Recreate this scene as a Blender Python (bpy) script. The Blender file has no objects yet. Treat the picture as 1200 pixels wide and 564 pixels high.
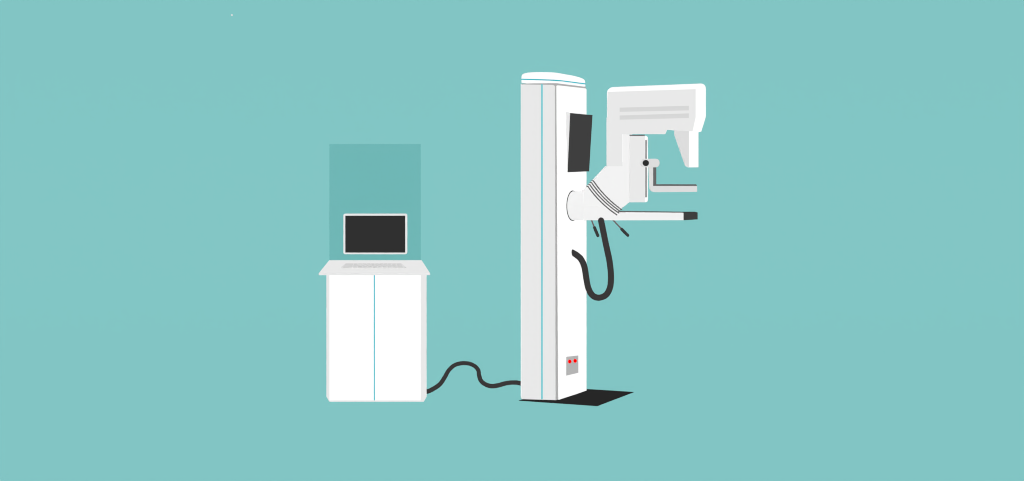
import bpy, bmesh, math
from mathutils import Vector, Matrix

# ------------------------------------------------------------------ scene
sc = bpy.context.scene
col = sc.collection
FPX, CAMY, EYE, HOR = 1750.0, -9.411, 1.43, 204.0      # lens in photo pixels, camera depth and height, eye-level row


def V(px, py, Y):
    """point of the place seen at photo position (px, py), standing at depth Y"""
    d = Y - CAMY
    return Vector(((px - 600) * d / FPX, Y, EYE - (py - HOR) * d / FPX))


def on_floor(px, py, z=0.0):
    d = (EYE - z) * FPX / (py - HOR)
    return Vector(((px - 600) * d / FPX, CAMY + d, z))


def on_plane(px, py, p0, n):
    o = Vector((0, CAMY, EYE))
    r = Vector(((px - 600) / FPX, 1.0, -(py - HOR) / FPX))
    return o + r * ((p0 - o).dot(n) / r.dot(n))


# ------------------------------------------------------------------ materials
def lin(c):
    c /= 255.0
    return c / 12.92 if c <= 0.04045 else ((c + 0.055) / 1.055) ** 2.4


LIGHT = 1.25      # how far the lamps lift a surface above its own albedo


def paint(name, hexa, rough=0.75, spec=0.0, grain=0.004, gain=1.0, scale=40.0):
    rgb = [lin(int(hexa[i:i + 2], 16)) / LIGHT * gain for i in (0, 2, 4)]
    m = bpy.data.materials.new(name)
    m.use_nodes = True
    nt = m.node_tree
    b = nt.nodes['Principled BSDF']
    b.inputs['Roughness'].default_value = rough
    b.inputs['Specular IOR Level'].default_value = spec
    tc = nt.nodes.new('ShaderNodeTexCoord')
    nz = nt.nodes.new('ShaderNodeTexNoise')
    nz.inputs['Scale'].default_value = scale
    nz.inputs['Detail'].default_value = 3.0
    rp = nt.nodes.new('ShaderNodeValToRGB')
    rp.color_ramp.elements[0].position, rp.color_ramp.elements[1].position = 0.3, 0.7
    rp.color_ramp.elements[0].color = (*[c * (1 - grain) for c in rgb], 1)
    rp.color_ramp.elements[1].color = (*[c * (1 + grain) for c in rgb], 1)
    nt.links.new(tc.outputs['Object'], nz.inputs['Vector'])
    nt.links.new(nz.outputs['Fac'], rp.inputs['Fac'])
    nt.links.new(rp.outputs['Color'], b.inputs['Base Color'])
    return m


M = dict(
    teal=paint('teal_paint', '82c5c4', grain=0.0),
    white=paint('white_enamel', 'ffffff', gain=1.03),
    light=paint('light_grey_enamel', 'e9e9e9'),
    pale=paint('pale_grey_enamel', 'f3f3f3'),
    soft=paint('soft_grey_plastic_and_shade', 'dddddd'),
    vent=paint('vent_grey', 'd7d7d7'),
    seam=paint('grey_seam', 'adadad'),
    socket=paint('socket_grey', 'b3b3b3'),
    key=paint('key_grey', 'd0d0d0'),
    keybase=paint('keyboard_grey', 'dcdcdc'),
    line=paint('turquoise_line', '1fb8ca'),
    stripe=paint('turquoise_stripe', '6ccad4'),
    rubber=paint('black_rubber', '3a3a3a'),
    cable=paint('charcoal_cable', '3a3838'),
    panel=paint('charcoal_panel', '3f3f3f'),
    screen=paint('dark_glass', '303030'),
    knob=paint('black_knob', '2e2e2e'),
    base=paint('black_base', '272727'),
    mid=paint('mid_grey', '676767'),
    ring=paint('ring_grey', '666666'),
    slot=paint('slot_grey', '7c7c7c'),
    rod=paint('steel_rod', '6f6565'),
    dot=paint('pale_dot', 'dde0e0'),
)


def glass_mat():
    m = bpy.data.materials.new('tinted_teal_glass')
    m.use_nodes = True
    nt = m.node_tree
    nt.nodes.remove(nt.nodes['Principled BSDF'])
    t = nt.nodes.new('ShaderNodeBsdfTransparent')
    t.inputs['Color'].default_value = (0.845, 0.913, 0.913, 1)
    nt.links.new(t.outputs[0], nt.nodes['Material Output'].inputs['Surface'])
    return m


def lamp_mat():
    m = bpy.data.materials.new('red_lamp_lens')
    m.use_nodes = True
    b = m.node_tree.nodes['Principled BSDF']
    b.inputs['Base Color'].default_value = (0.3, 0.0, 0.0, 1)
    b.inputs['Specular IOR Level'].default_value = 0.0
    b.inputs['Emission Color'].default_value = (1.0, 0.0, 0.0, 1)
    b.inputs['Emission Strength'].default_value = 0.8
    return m


M['glass'] = glass_mat()
M['red'] = lamp_mat()


# ------------------------------------------------------------------ mesh helpers
def rounded(pts, radii, n=6):
    """2-D outline with each corner rounded by its own radius"""
    out = []
    k = len(pts)
    if not isinstance(radii, (list, tuple)):
        radii = [radii] * k
    for i in range(k):
        p = Vector(pts[i])
        r = radii[i]
        if r <= 0:
            out.append(tuple(p))
            continue
        a = (Vector(pts[i - 1]) - p)
        b = (Vector(pts[(i + 1) % k]) - p)
        r = min(r, a.length * .49, b.length * .49)
        a.normalize(); b.normalize()
        p0, p1 = p + a * r, p + b * r
        for j in range(n + 1):
            t = j / n
            q = p0 * (1 - t) ** 2 + p * 2 * t * (1 - t) + p1 * t ** 2
            out.append(tuple(q))
    return out


def add_prism(bm, front, back):
    f = [bm.verts.new(p) for p in front]
    b = [bm.verts.new(p) for p in back]
    bm.faces.new(f)
    bm.faces.new(b[::-1])
    n = len(f)
    for i in range(n):
        bm.faces.new((f[i], b[i], b[(i + 1) % n], f[(i + 1) % n]))


def add_slab(bm, outline, y0, y1):
    """outline seen at depth y0, with real thickness back to depth y1"""
    f = [V(x, y, y0) for x, y in outline]
    add_prism(bm, f, [Vector((p.x, y1, p.z)) for p in f])


def add_plate(bm, outline, p0, n, t):
    """outline lying on the plane (p0, n), standing t proud of it"""
    f = [on_plane(x, y, p0 + n * t, n) for x, y in outline]
    add_prism(bm, f, [p - n * t for p in f])


def spline(pts, n=8):
    out = []
    for i in range(len(pts) - 1):
        p0 = pts[max(i - 1, 0)]; p1 = pts[i]; p2 = pts[i + 1]; p3 = pts[min(i + 2, len(pts) - 1)]
        for j in range(n):
            t = j / n
            out.append(0.5 * ((2 * p1) + (p2 - p0) * t + (2 * p0 - 5 * p1 + 4 * p2 - p3) * t * t
                              + (3 * p1 - p0 - 3 * p2 + p3) * t ** 3))
    out.append(pts[-1].copy())
    return out


def add_tube(bm, path, r, seg=16, closed=False, round_ends=False):
    n = len(path)
    rad = [r] * n
    if round_ends:
        a = (path[0] - path[1]).normalized(); b = (path[-1] - path[-2]).normalized()
        h0 = [path[0] + a * r * math.sin(k * math.pi / 10) for k in (4.6, 4, 3, 2, 1)]
        h1 = [path[-1] + b * r * math.sin(k * math.pi / 10) for k in (1, 2, 3, 4, 4.6)]
        c0 = [r * math.cos(k * math.pi / 10) for k in (4.6, 4, 3, 2, 1)]
        path = h0 + path + h1
        rad = c0 + rad + c0[::-1]
        n = len(path)
    t0 = (path[1] - path[0]).normalized()
    u = t0.orthogonal().normalized()
    rings = []
    for i in range(n):
        if closed:
            t = (path[(i + 1) % n] - path[i - 1]).normalized()
        else:
            t = (path[min(i + 1, n - 1)] - path[max(i - 1, 0)]).normalized()
        u = (u - t * u.dot(t)).normalized()
        w = t.cross(u)
        rings.append([bm.verts.new(path[i] + (u * math.cos(2 * math.pi * k / seg) + w * math.sin(2 * math.pi * k / seg)) * rad[i])
                      for k in range(seg)])
    m = n if closed else n - 1
    for i in range(m):
        a, b = rings[i], rings[(i + 1) % n]
        for k in range(seg):
            bm.faces.new((a[k], a[(k + 1) % seg], b[(k + 1) % seg], b[k]))
    if not closed:
        bm.faces.new(rings[0][::-1])
        bm.faces.new(rings[-1])


def add_disc(bm, c, n, r, t, seg=28):
    n = n.normalized()
    u = n.orthogonal().normalized()
    w = n.cross(u)
    b = [c + (u * math.cos(2 * math.pi * k / seg) + w * math.sin(2 * math.pi * k / seg)) * r for k in range(seg)]
    add_prism(bm, [p + n * t for p in b], b)


def obj(name, build, mat, parent=None, bevel=0.0, smooth=False, label=None):
    bm = bmesh.new()
    build(bm)
    bmesh.ops.recalc_face_normals(bm, faces=bm.faces[:])
    lo = Vector([min(v.co[i] for v in bm.verts) for i in range(3)])
    hi = Vector([max(v.co[i] for v in bm.verts) for i in range(3)])
    c = (lo + hi) / 2
    bmesh.ops.translate(bm, verts=bm.verts[:], vec=-c)
    if smooth:
        for f in bm.faces:
            f.smooth = len(f.verts) <= 4
    me = bpy.data.meshes.new(name)
    bm.to_mesh(me)
    bm.free()
    me.materials.append(M[mat])
    o = bpy.data.objects.new(name, me)
    col.objects.link(o)
    if parent:
        o.parent = parent
        base = Vector((0, 0, 0))
        q = parent
        while q:
            base += q.location
            q = q.parent
        o.location = c - base
    else:
        o.location = c
    if bevel:
        b = o.modifiers.new('bevel', 'BEVEL')
        b.width = bevel
        b.segments = 2
        b.limit_method = 'ANGLE'
        b.angle_limit = math.radians(35)
    if label:
        o['label'] = label
    return o


def tag(o, label, cat, group=None):
    o['label'] = label
    o['category'] = cat
    if group:
        o['group'] = group
    return o


def thing(name, label, cat, loc):
    o = bpy.data.objects.new(name, None)
    o.empty_display_size = 0.1
    o.location = loc
    col.objects.link(o)
    return tag(o, label, cat)


# ------------------------------------------------------------------ setting: a teal studio floor and wall
# one seamless teal backdrop sheet runs along the floor and sweeps up in a wide cove; the bare floor goes on in front of it
WALL_Y, COVE, LIP = 6.0, 3.0, -2.9
fl = obj('floor', lambda bm: add_prism(bm, [Vector(p) for p in ((-40, -30, 0), (40, -30, 0), (40, LIP, 0), (-40, LIP, 0))],
                                       [Vector(p) for p in ((-40, -30, -.2), (40, -30, -.2), (40, LIP, -.2), (-40, LIP, -.2))]), 'teal')
fl['kind'] = 'structure'


def sweep(bm):
    prof, back = [(LIP, 0)], [(LIP, -.2)]
    for k in range(49):
        t = math.pi / 2 * k / 48
        prof.append((WALL_Y - COVE + COVE * math.sin(t), COVE - COVE * math.cos(t)))
        back.append((WALL_Y - COVE + (COVE + .2) * math.sin(t), COVE - (COVE + .2) * math.cos(t)))
    prof.append((WALL_Y, 25))
    back.append((WALL_Y + .2, 25))
    loop = prof + back[::-1]
    L = [bm.verts.new((-40, y, z)) for y, z in loop]
    R = [bm.verts.new((40, y, z)) for y, z in loop]
    n, m = len(loop), len(prof)
    for a in range(n):
        b = (a + 1) % n
        bm.faces.new((L[a], R[a], R[b], L[b])).smooth = a < m - 1
    for a in range(m - 1):
        bm.faces.new((L[a], L[a + 1], L[n - 2 - a], L[n - 1 - a]))
        bm.faces.new((R[a], R[a + 1], R[n - 2 - a], R[n - 1 - a]))


bd = obj('backdrop', sweep, 'teal')
bd.data.set_sharp_from_angle(angle=math.radians(35))
bd['kind'] = 'structure'
dc = V(271.8, 17.8, WALL_Y)
dot = obj('wall_dot', lambda bm: add_disc(bm, dc, Vector((0, -1, 0)), 0.0095, 0.004, 20), 'dot')
tag(dot, 'tiny pale round dot on the bare teal backdrop, far above and left of the cabinet', 'dot')

# ------------------------------------------------------------------ workstation cabinet
CF = on_floor(440, 471).y                    # front of the carcass
cab = thing('workstation_cabinet', 'white two-door workstation cabinet with light grey frame and sloping flared top', 'cabinet',
            Vector(((440 - 600) * (CF - CAMY) / FPX, CF, 0)))
DEEP = 0.31
def carcass(bm):
    f = [V(x, y, CF) for x, y in ((382.5, 319), (499.9, 319), (499.9, 465), (496.6, 470.98), (386, 470.98), (382.5, 465))]
    mid = (f[0].x + f[1].x) / 2
    add_prism(bm, f, [Vector((mid + (p.x - mid) * .925, CF + DEEP, p.z)) for p in f])     # a little narrower at the back
obj('carcass', carcass, 'light', cab)
for x0, x1 in ((386.0, 438.05), (439.35, 493.0)):
    obj('door', lambda bm: add_slab(bm, [(x0, 322.8), (x1, 322.8), (x1, 469.4), (x0, 469.4)], CF - .012, CF - .0005), 'white', cab)
obj('divider_strip', lambda bm: add_slab(bm, [(438.0, 322.8), (439.4, 322.8), (439.4, 469.4), (438.0, 469.4)], CF - .008, CF - .001), 'line', cab,
    label='thin turquoise line between the two white doors')
# sloping top: front lip low and wide, back edge higher and narrower
TF, TB = CF - 0.065, CF + 0.385
ft = [V(373.5, 320.4, TF), V(504, 320.4, TF)]
fb = [V(373.5, 322.6, TF), V(504, 322.6, TF)]
bt = [V(386, 305, TB), V(494, 305, TB)]
bb = [p - Vector((0, 0, .012)) for p in bt]
obj('worktop', lambda bm: add_prism(bm, [ft[0], ft[1], bt[1], bt[0]], [fb[0], fb[1], bb[1], bb[0]]), 'light', cab, label='light grey sloping flared worktop')
TN = (ft[1] - ft[0]).cross(bt[0] - ft[0]).normalized()       # normal of the sloping top

# ------------------------------------------------------------------ keyboard on the sloping top
kc = on_plane(437.5, 314.3, ft[0], TN)
kb = thing('keyboard', 'pale grey keyboard lying on the sloping worktop below the monitor', 'keyboard', kc)
obj('keyboard_base', lambda bm: add_plate(bm, [(405.0, 308.6), (470.2, 308.6), (476.3, 313.7), (399.0, 313.7)], ft[0] + TN * .0005, TN, .004), 'keybase', kb)


def keys(bm):
    rows = [(308.95, 309.75), (309.95, 310.75), (310.95, 311.8), (312.0, 312.95)]
    for i, (a, b) in enumerate(rows):
        n = 13 - i % 2
        def edge(y):
            t = (y - 308.6) / 5.1
            return 405.6 - 5.0 * t + 1.0 * t, 469.6 + 5.0 * t - 2.2 * t
        for k in range(n):
            la, ra = edge(a); lb, rb = edge(b)
            wide = (k in (0, n - 1))
            s, e = k / n, (k + (1.0 if wide else 0.72)) / n
            out = [(la + (ra - la) * s, a), (la + (ra - la) * e, a), (lb + (rb - lb) * e, b), (lb + (rb - lb) * s, b)]
            add_plate(bm, out, ft[0] + TN * .0048, TN, .003)


obj('keys', keys, 'key', kb)

# ------------------------------------------------------------------ tinted screen at the back of the worktop
GY = TB - 0.016
gl = obj('glass_screen', lambda bm: add_prism(
    bm, [V(386, 169, GY), V(493, 169, GY), V(493, 305.2, GY), V(386, 305.2, GY)],
    [V(386, 169, GY) + Vector((0, .008, 0)), V(493, 169, GY) + Vector((0, .008, 0)), V(493, 305.2, GY) + Vector((0, .008, 0)), V(386, 305.2, GY) + Vector((0, .008, 0))]), 'glass')
tag(gl, 'tall clear dark-teal glass screen standing on the back edge of the cabinet worktop', 'glass screen')

# ------------------------------------------------------------------ monitor
MY = GY - 0.075
mon = thing('monitor', 'flat monitor with a blank dark screen and thin white bezel above the keyboard', 'monitor', V(439.7, 298, MY))
body = rounded([(402.4, 250.6), (477.0, 250.6), (477.0, 298.1), (402.4, 298.1)], 2.4)
obj('bezel', lambda bm: add_slab(bm, body, MY, MY + .028), 'light', mon)
obj('screen', lambda bm: add_slab(bm, [(404.6, 252.9), (474.9, 252.9), (474.9, 296.2), (404.6, 296.2)], MY - .002, MY + .003), 'screen', mon)
obj('mounting_bracket', lambda bm: add_slab(bm, [(428, 264), (452, 264), (452, 286), (428, 286)], MY + .029, GY - .0005), 'mid', mon)

# ------------------------------------------------------------------ floor cable between cabinet and column
CR = 0.0152
cpx = [(500, 459), (507.4, 456), (515.5, 450.4), (521, 442.5), (526, 434), (532.2, 428.4), (539.7, 426.0), (548.4, 426.0),
       (555.8, 428.8), (560.3, 433.6), (561.4, 439.8), (563.5, 446), (568.6, 450.4), (575.7, 452.6), (583.2, 451.9), (591.9, 449.5),
       (599.3, 448.5), (605.5, 448.6), (611.1, 449.6), (616, 451)]
cpts = [on_floor(x, y, CR) for x, y in cpx]
a0, a1 = cpts[0], cpts[-1]
cpts = [Vector((a0.x - .075, CF + DEEP - .02, CR)), Vector((a0.x - .07, CF + DEEP + .04, CR)), Vector((a0.x - .045, CF + DEEP + .09, CR))] + cpts + \
       [Vector((a1.x + .06, a1.y - .06, CR)), Vector((a1.x + .09, .52, CR)), Vector((a1.x + .095, .40, CR))]
cb = obj('floor_cable', lambda bm: add_tube(bm, spline(cpts, 8), CR, 14), 'cable', smooth=True)
tag(cb, 'thick charcoal cable snaking over the floor from the cabinet to the column', 'cable')

# ------------------------------------------------------------------ mammography machine
root = thing('mammography_machine', 'tall white mammography machine with square column and grey C-shaped arm', 'medical machine', Vector((.28, .2, 0)))
PT = 0.003                                                  # thickness of the base plate
A, B, C, Dk = on_floor(652.5, 469.9), on_floor(610.9, 468.6), on_floor(687.3, 458.6), Vector((.200, .420, 0))
SD = (C - A).normalized()                                    # along the right face, into the depth
pl4 = [on_floor(608, 470.0), on_floor(700, 476.4), on_floor(743, 460)]
pl4.append(pl4[0] + pl4[2] - pl4[1])
up = lambda ps, z: [Vector((p.x, p.y, z)) for p in ps]
obj('base_plate', lambda bm: add_prism(bm, up(pl4, PT), up(pl4, .001)), 'base', root, label='flat black base plate under the column')
NF = Vector(((A - B).y, -(A - B).x, 0)).normalized()         # outward normal of the front face
NS = Vector(((C - A).y, -(C - A).x, 0)).normalized()         # outward normal of the right face
T = 0.005
core = [A - (NF + NS) * T, B - NF * T, Dk, C - NS * T]
colm = obj('column', lambda bm: add_prism(bm, up(core, 2.003), up(core, PT + .0005)), 'seam', root)
FP, SP = A - NF * T, A - NS * T
ZT = lambda px: 98.4 + (px - 611) * .012
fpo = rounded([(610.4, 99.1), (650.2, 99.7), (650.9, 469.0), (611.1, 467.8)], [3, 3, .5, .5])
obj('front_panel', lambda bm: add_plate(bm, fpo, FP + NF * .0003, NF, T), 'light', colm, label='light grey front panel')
spo = rounded([(652.8, 100.0), (687.3, 103.9), (687.3, 457.8), (654.9, 469.1)], [1.6, 1.6, .4, .4])
obj('side_panel', lambda bm: add_plate(bm, spo, SP + NS * .0003, NS, T), 'white', colm, label='white side panel')
# close the back and left of the column with white covers
def cover(bm):
    n1 = Vector(((Dk - B).y, -(Dk - B).x, 0)).normalized()
    if n1.dot(B - C) < 0: n1 = -n1
    q = [B + n1 * .0005 - NF * T, Dk + n1 * .0005]
    add_prism(bm, [Vector((q[0].x, q[0].y, .012)), Vector((q[1].x, q[1].y, .012)), Vector((q[1].x, q[1].y, 2.0)), Vector((q[0].x, q[0].y, 2.0))],
              [Vector((p.x, p.y, z)) + n1 * .004 for p, z in ((q[0], .012), (q[1], .012), (q[1], 2.0), (q[0], 2.0))])
    n2 = Vector((0, 1, 0))
    q = [Dk + Vector((.004, .0015, 0)), C - NS * T + Vector((-.002, .0015, 0))]
    n2 = Vector((-(q[1] - q[0]).y, (q[1] - q[0]).x, 0)).normalized()
    q = [p + n2 * .001 for p in q]
    add_prism(bm, [Vector((p.x, p.y, z)) for p, z in ((q[0], .012), (q[1], .012), (q[1], 2.0), (q[0], 2.0))],
              [Vector((p.x, p.y, z)) + n2 * .004 for p, z in ((q[0], .012), (q[1], .012), (q[1], 2.0), (q[0], 2.0))])
obj('back_cover', cover, 'white', colm)
obj('front_stripe', lambda bm: add_plate(bm, [(634.15, 98.7), (636.0, 98.7), (636.0, 468.2), (634.15, 468.2)], FP + NF * (T + .0004), NF, .0012), 'stripe', colm,
    label='thin turquoise stripe down the front panel')
# domed cap
ctr = (A + B + C + Dk) / 4
plan = rounded([(p.x, p.y) for p in (A + (NF + NS) * .001, B + Vector((-.002, -.001, 0)), Dk, C + Vector((.001, 0, 0)))], [.13, .012, .02, .03], 10)
def cap(bm):
    lay = [(1.0, 2.0065), (1.0, 2.032), (.992, 2.045), (.978, 2.053), (.95, 2.0585), (.9, 2.063), (.8, 2.069), (.65, 2.0745), (.5, 2.078), (.3, 2.081), (.12, 2.082)]
    rings = [[bm.verts.new((ctr.x + (x - ctr.x) * s, ctr.y + (y - ctr.y) * s, z - (x - ctr.x) * s * (.020 + .010 * min(1, (z - 2.0065) / .04)) + (y - ctr.y) * s * .012 * max(0, 1 - (z - 2.0065) / .04))) for x, y in plan] for s, z in lay]
    n = len(plan)
    for a, b in zip(rings, rings[1:]):
        for k in range(n):
            bm.faces.new((a[k], a[(k + 1) % n], b[(k + 1) % n], b[k]))
    bm.faces.new(rings[0][::-1])
    bm.faces.new(rings[-1])
capo = obj('column_cap', cap, 'white', root, smooth=True, label='white domed cap on top of the column')
def band(bm):
    n = len(plan)
    def ring(s, z):
        return [bm.verts.new((ctr.x + (x - ctr.x) * s, ctr.y + (y - ctr.y) * s, z - (x - ctr.x) * .036 + (y - ctr.y) * .020)) for x, y in plan]
    r = [ring(1.008, 2.0225), ring(1.008, 2.0295), ring(.985, 2.0295), ring(.985, 2.0225)]
    for i in range(4):
        a, b = r[i], r[(i + 1) % 4]
        for k in range(n):
            bm.faces.new((a[k], a[(k + 1) % n], b[(k + 1) % n], b[k]))
obj('cap_line', band, 'line', capo, label='thin turquoise line round the cap')

# control display on the right face
S0, S1 = Vector((0, .07, 0)), Vector((0, .23, 0))
dq = [V(668.0, 132.6, .060), V(694.0, 135.0, .200), V(690.0, 201.0, .200), V(665.0, 202.0, .060)]
back = Vector((-.016, .030, 0))
hq = [V(663.4, 131.8, .075), dq[1] + back * .8, dq[2] + back * .8, V(665.05, 201.5, .085)]
disp = obj('control_display', lambda bm: add_prism(bm, [dq[0] + Vector((0, .002, 0)), dq[1] + Vector((-.001, .003, 0)), dq[2] + Vector((-.001, .003, 0)), dq[3] + Vector((0.0, .002, 0))], hq),
           'light', root, label='tilted control display with a thin light grey side')
dn = (dq[1] - dq[0]).cross(dq[3] - dq[0]).normalized()
if dn.y > 0: dn = -dn
obj('display_panel', lambda bm: add_prism(bm, [p + dn * .003 for p in dq], [p + dn * .0004 for p in dq]), 'panel', disp, label='blank charcoal display panel')
def dbr(bm):
    c1 = (hq[0] + hq[1] + hq[2] + hq[3]) / 4
    c0 = on_plane(676.5, 168, SP + NS * T, NS)
    add_tube(bm, [c0 - NS * .004, c1 + (c1 - c0) * .0], .028, 20)
obj('display_bracket', dbr, 'light', disp, smooth=True)

# socket plate with two red lamps
SO = SP + NS * (T + .0005)
sock = obj('socket_plate', lambda bm: add_plate(bm, [(664.2, 418.3), (677.7, 416.8), (677.7, 437.0), (664.2, 440.2)], SO, NS, .004), 'socket', root, label='grey socket plate with two red lights')
def ellipse(cx, cy, rx, ry, n=24):
    return [(cx + rx * math.cos(2 * math.pi * k / n), cy + ry * math.sin(2 * math.pi * k / n)) for k in range(n)]
for cx, cy in ((667.9, 423.8), (674.2, 423.0)):
    obj('indicator_light', lambda bm: add_plate(bm, ellipse(cx, cy, 1.75, 2.25), SO + NS * .0045, NS, .003), 'red', sock, label='small round red indicator light')

# rotating arm: tube out of the right face, elbow, neck
tc = on_plane(671.0, 241.2, SP + NS * T, NS)
Y0, Y1 = tc.y - .0825, tc.y + .0825
def arm(bm):
    f, b = [], []
    n = 40
    for k in range(n):
        t = 2 * math.pi * k / n
        c, s = math.cos(t), math.sin(t)
        p = Vector((tc.x, tc.y, tc.z)) + SD * (.0925 * c) + Vector((0, 0, .0925 * s))
        f.append(p - Vector((.01, 0, 0)))
        b.append(Vector((V(702, 240, .2).x, p.y, p.z)))
    add_prism(bm, f, b)
    out = [(684, 224.0), (711, 194.8), (729.4, 194.8), (729.4, 157.2), (741, 157.6), (741, 237.2), (737.6, 237.2), (724.2, 247.8), (718, 258.3), (684, 258.3)]
    add_slab(bm, out, Y0, Y1)
armo = obj('rotation_arm', arm, 'pale', root, bevel=.0015, label='pale grey rotating arm with ringed joint')
def gasket(bm):
    p = []
    for k in range(48):
        t = 2 * math.pi * k / 48
        p.append(tc + SD * (.0945 * math.cos(t)) + Vector((0, 0, .0945 * math.sin(t))) + NS * .0005)
    add_tube(bm, p, .0037, 8, closed=True)
obj('gasket_ring', gasket, 'rubber', armo, smooth=True, label='thin dark ring where the arm meets the column')
# four joint rings hugging the elbow
for (ax, ay), (bx, by) in (((688.3, 218.6), (721.6, 251.4)), ((690.4, 216.6), (723.9, 249.2)), ((692.6, 214.4), (725.6, 247.4)), ((694.7, 212.2), (727.2, 245.4))):
    def ring(bm):
        a = V(ax, ay, tc.y); b = V(bx, by, tc.y)
        c = (a + b) / 2
        d = (b - a) / 2
        axis = Vector((d.z, 0, -d.x)).normalized()      # along the joint
        if axis.x < 0: axis = -axis
        yh = (Y1 - Y0) / 2 + .0015
        p = []
        m = 14
        for i in range(m + 1):
            u = -1 + 2 * i / m
            p.append(c + d * u * 1.005 + Vector((0, -yh, 0)) - axis * (.012 * (1 - u * u)))
        for i in range(m + 1):
            u = 1 - 2 * i / m
            p.append(c + d * u * 1.005 + Vector((0, yh, 0)) + axis * (.012 * (1 - u * u)))
        add_tube(bm, p, .0042, 10, closed=True)
    obj('joint_ring', ring, 'ring', armo, smooth=True)

# x-ray head
head_out = rounded([(712.4, 102.4), (827.2, 97.8), (827.2, 137.0), (821.8, 154.4), (808, 153.8), (782.0, 151.6), (780, 156.6), (730, 156.6), (730, 190), (712.6, 190)],
                   [6.5, 7, 2, .4, 0, 0, 0, 0, 0, 0])
head = obj('xray_head', lambda bm: add_slab(bm, head_out, .118, .215), 'white', root, bevel=.0008, label='white X-ray head with a light grey side')
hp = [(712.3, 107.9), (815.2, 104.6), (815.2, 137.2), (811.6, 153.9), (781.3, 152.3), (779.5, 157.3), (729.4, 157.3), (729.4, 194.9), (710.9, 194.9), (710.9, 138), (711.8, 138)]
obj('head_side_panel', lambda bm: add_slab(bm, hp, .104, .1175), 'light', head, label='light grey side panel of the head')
for ya, yb in ((126.3, 124.1), (135.5, 133.0)):
    obj('vent_strip', lambda bm: add_slab(bm, [(726.2, ya), (807.3, yb), (807.3, yb + 5.4), (726.2, ya + 4.9)], .1015, .1035), 'vent', head)
nose = obj('collimator', lambda bm: add_slab(bm, [(791.4, 150), (807.6, 150), (807.6, 196.0), (804.2, 194.6), (791.4, 157.8)], .122, .190), 'soft', root,  # left face is darker by material: its shade is put into the grey
           label='wedge-shaped collimator under the head, left-face shade in its grey colour')
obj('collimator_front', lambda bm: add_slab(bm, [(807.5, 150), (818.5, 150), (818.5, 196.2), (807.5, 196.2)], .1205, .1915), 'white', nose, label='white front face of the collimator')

# guide rail block
rail = obj('guide_rail', lambda bm: add_slab(bm, [(738.0, 158.9), (755.8, 158.9), (755.8, 237.2), (738.0, 237.2)], .112, .280), 'light', root,
           label='light grey vertical guide rail block')
obj('rail_edge', lambda bm: add_slab(bm, rounded([(752, 159.4), (759.3, 159.4), (759.3, 237.2), (752, 237.2)], [0, 3.2, 3.2, 0]), .113, .279), 'white', rail,
    label='white rounded edge of the guide rail')
obj('rail_slot', lambda bm: add_slab(bm, [(756.2, 164.3), (758.0, 164.3), (758.0, 231.4), (756.2, 231.4)], .1105, .1128), 'slot', rail, label='dark slot in the rail edge')
obj('rail_top_line', lambda bm: add_slab(bm, [(738.0, 158.0), (755.6, 158.0), (755.6, 159.5), (738.0, 159.5)], .1095, .281), 'mid', rail, label='dark line on top of the rail')

# compression paddle
pad = obj('compression_paddle', lambda bm: add_slab(bm, rounded([(760.7, 193), (766, 193), (766, 217.9), (816.9, 217.9), (816.9, 225.0), (762.0, 225.4)], [0, 0, 0, .3, .3, 6.5]), .092, .150),
          'soft', root, label='grey L-shaped compression paddle')
obj('paddle_bracket', lambda bm: add_slab(bm, rounded([(751.0, 186.2), (772.9, 186.2), (772.9, 196.2), (751.0, 196.2)], 5.2, 8), .078, .1085), 'soft', pad)
obj('paddle_pad', lambda bm: add_slab(bm, [(765.4, 196.3), (769.1, 196.3), (769.1, 216.1), (815.9, 216.1), (816.9, 218.1), (765.4, 218.1)], .0915, .149), 'mid', pad,
    label='dark grey lining inside the paddle')
obj('knob', lambda bm: add_disc(bm, V(756.7, 191.2, .0775), Vector((0, -1, 0)), 3.65 / 183.6, .014), 'knob', pad, label='round black knob')

# detector arm
det = obj('detector_arm', lambda bm: add_slab(bm, [(716, 249.0), (801.2, 249.8), (801.2, 258.2), (716, 258.35)], Y0 - .0008, Y1 + .0008), 'pale', root, label='long pale grey detector arm')
obj('arm_top_line', lambda bm: add_slab(bm, [(724.0, 247.9), (801.4, 248.9), (801.4, 249.5), (724.0, 248.7)], Y0 - .0016, Y1 + .0012), 'mid', det, label='dark line along the top of the arm')
obj('end_cap', lambda bm: add_slab(bm, [(801.0, 249.0), (817.6, 249.0), (817.6, 257.3), (801.0, 258.3)], Y0 - .0026, Y1 + .002), 'panel', det, label='charcoal cap at the end of the arm')

# two small levers under the arm
for (rx0, ry0), (rx1, ry1), (gx1, gy1), yy in (((692.4, 256.2), (696.7, 267.0), (700.6, 276.3), .20), ((717.2, 256.6), (728.6, 268.8), (735.6, 275.9), .20)):
    lev = obj('lever', lambda bm: add_tube(bm, [V(rx0, ry0, yy), V((rx0 + rx1) / 2, (ry0 + ry1) / 2, yy), V(rx1, ry1, yy)], .0048, 10), 'rod', root, smooth=True)
    obj('lever_grip', lambda bm: add_tube(bm, [V(rx1, ry1, yy), V((rx1 + gx1) / 2, (ry1 + gy1) / 2, yy), V(gx1, gy1, yy)], 0.0102, 14, round_ends=True), 'rubber', lev, smooth=True)

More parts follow.
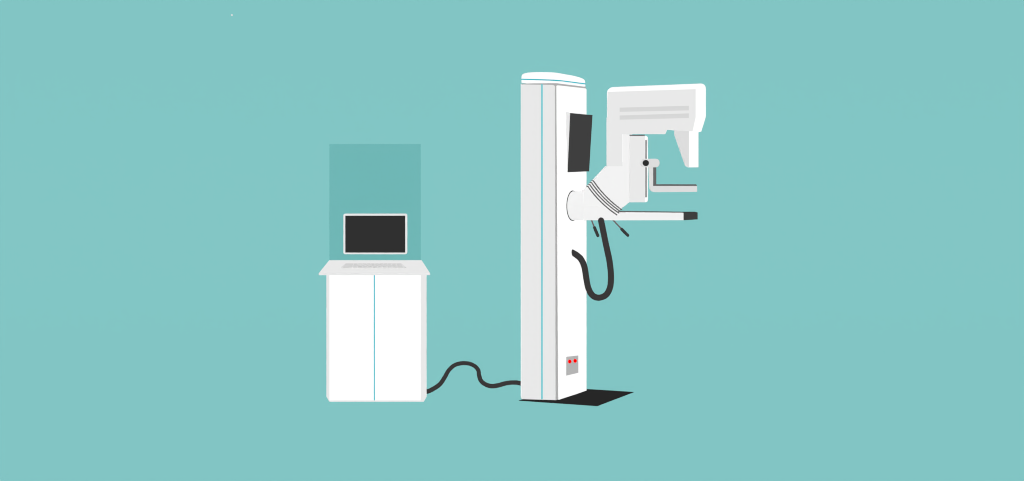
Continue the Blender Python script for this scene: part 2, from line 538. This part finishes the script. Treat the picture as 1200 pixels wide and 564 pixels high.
# hanging hose from the arm to the column
HR = 0.0200
hpx = [(704.4, 258.6, .117), (706.3, 268, .118), (710.4, 288, .125), (714.4, 307, .135), (716.0, 325, .15), (714.6, 338, .165), (709.5, 346.3, .18), (701, 349.0, .19),
       (693.6, 345.6, .20), (689.0, 336, .20), (686.6, 323, .20), (684.6, 312, .205), (680.6, 303.5, .215), (675.5, 298.9, .222), (671.6, 296.6, .222), (667.5, 294.5, .222)]
obj('hose', lambda bm: add_tube(bm, spline([V(*p) for p in hpx], 6), HR, 18, round_ends=True), 'cable', root, smooth=True, label='thick charcoal hose hanging in a loop below the arm')

# ------------------------------------------------------------------ light: two very wide soft lamps, one from the front and one from behind
w = bpy.data.worlds.new('World')
sc.world = w
w.use_nodes = True
w.node_tree.nodes['Background'].inputs['Color'].default_value = (1, 1, 1, 1)
w.node_tree.nodes['Background'].inputs['Strength'].default_value = 0.0


def soft_lamp(name, toward, strength):
    l = bpy.data.lights.new(name, 'SUN')
    l.energy = strength
    l.angle = math.radians(178)
    l.use_shadow = False                      # shadow-free studio light, as the photograph is lit
    l.cycles.use_multiple_importance_sampling = False
    o = bpy.data.objects.new(name, l)
    o.rotation_euler = Vector(toward).to_track_quat('Z', 'Y').to_euler()
    o.location = Vector(toward) * 5
    col.objects.link(o)


soft_lamp('key_lamp', (.6, -1, 1), 4.01)
soft_lamp('fill_lamp', (-.6, 1, -1), 3.9)

# ------------------------------------------------------------------ camera
cd = bpy.data.cameras.new('camera')
cd.sensor_width = 36
cd.lens = 36 * FPX / 1200
cd.shift_y = -(282 - HOR) / 1200
cd.clip_end = 500
cam = bpy.data.objects.new('camera', cd)
cam.location = (0, CAMY, EYE)
cam.rotation_euler = (math.radians(90), 0, 0)
col.objects.link(cam)
sc.camera = cam

# ------------------------------------------------------------------ render settings
sc.render.engine = 'CYCLES'
sc.cycles.use_adaptive_sampling = False
sc.cycles.diffuse_bounces = 0
sc.cycles.max_bounces = 8
sc.cycles.transparent_max_bounces = 8
sc.render.dither_intensity = 0
sc.cycles.filter_width = 1.15
sc.view_settings.view_transform = 'Standard'
sc.view_settings.look = 'None'
sc.view_settings.exposure = 0
sc.view_settings.gamma = 1
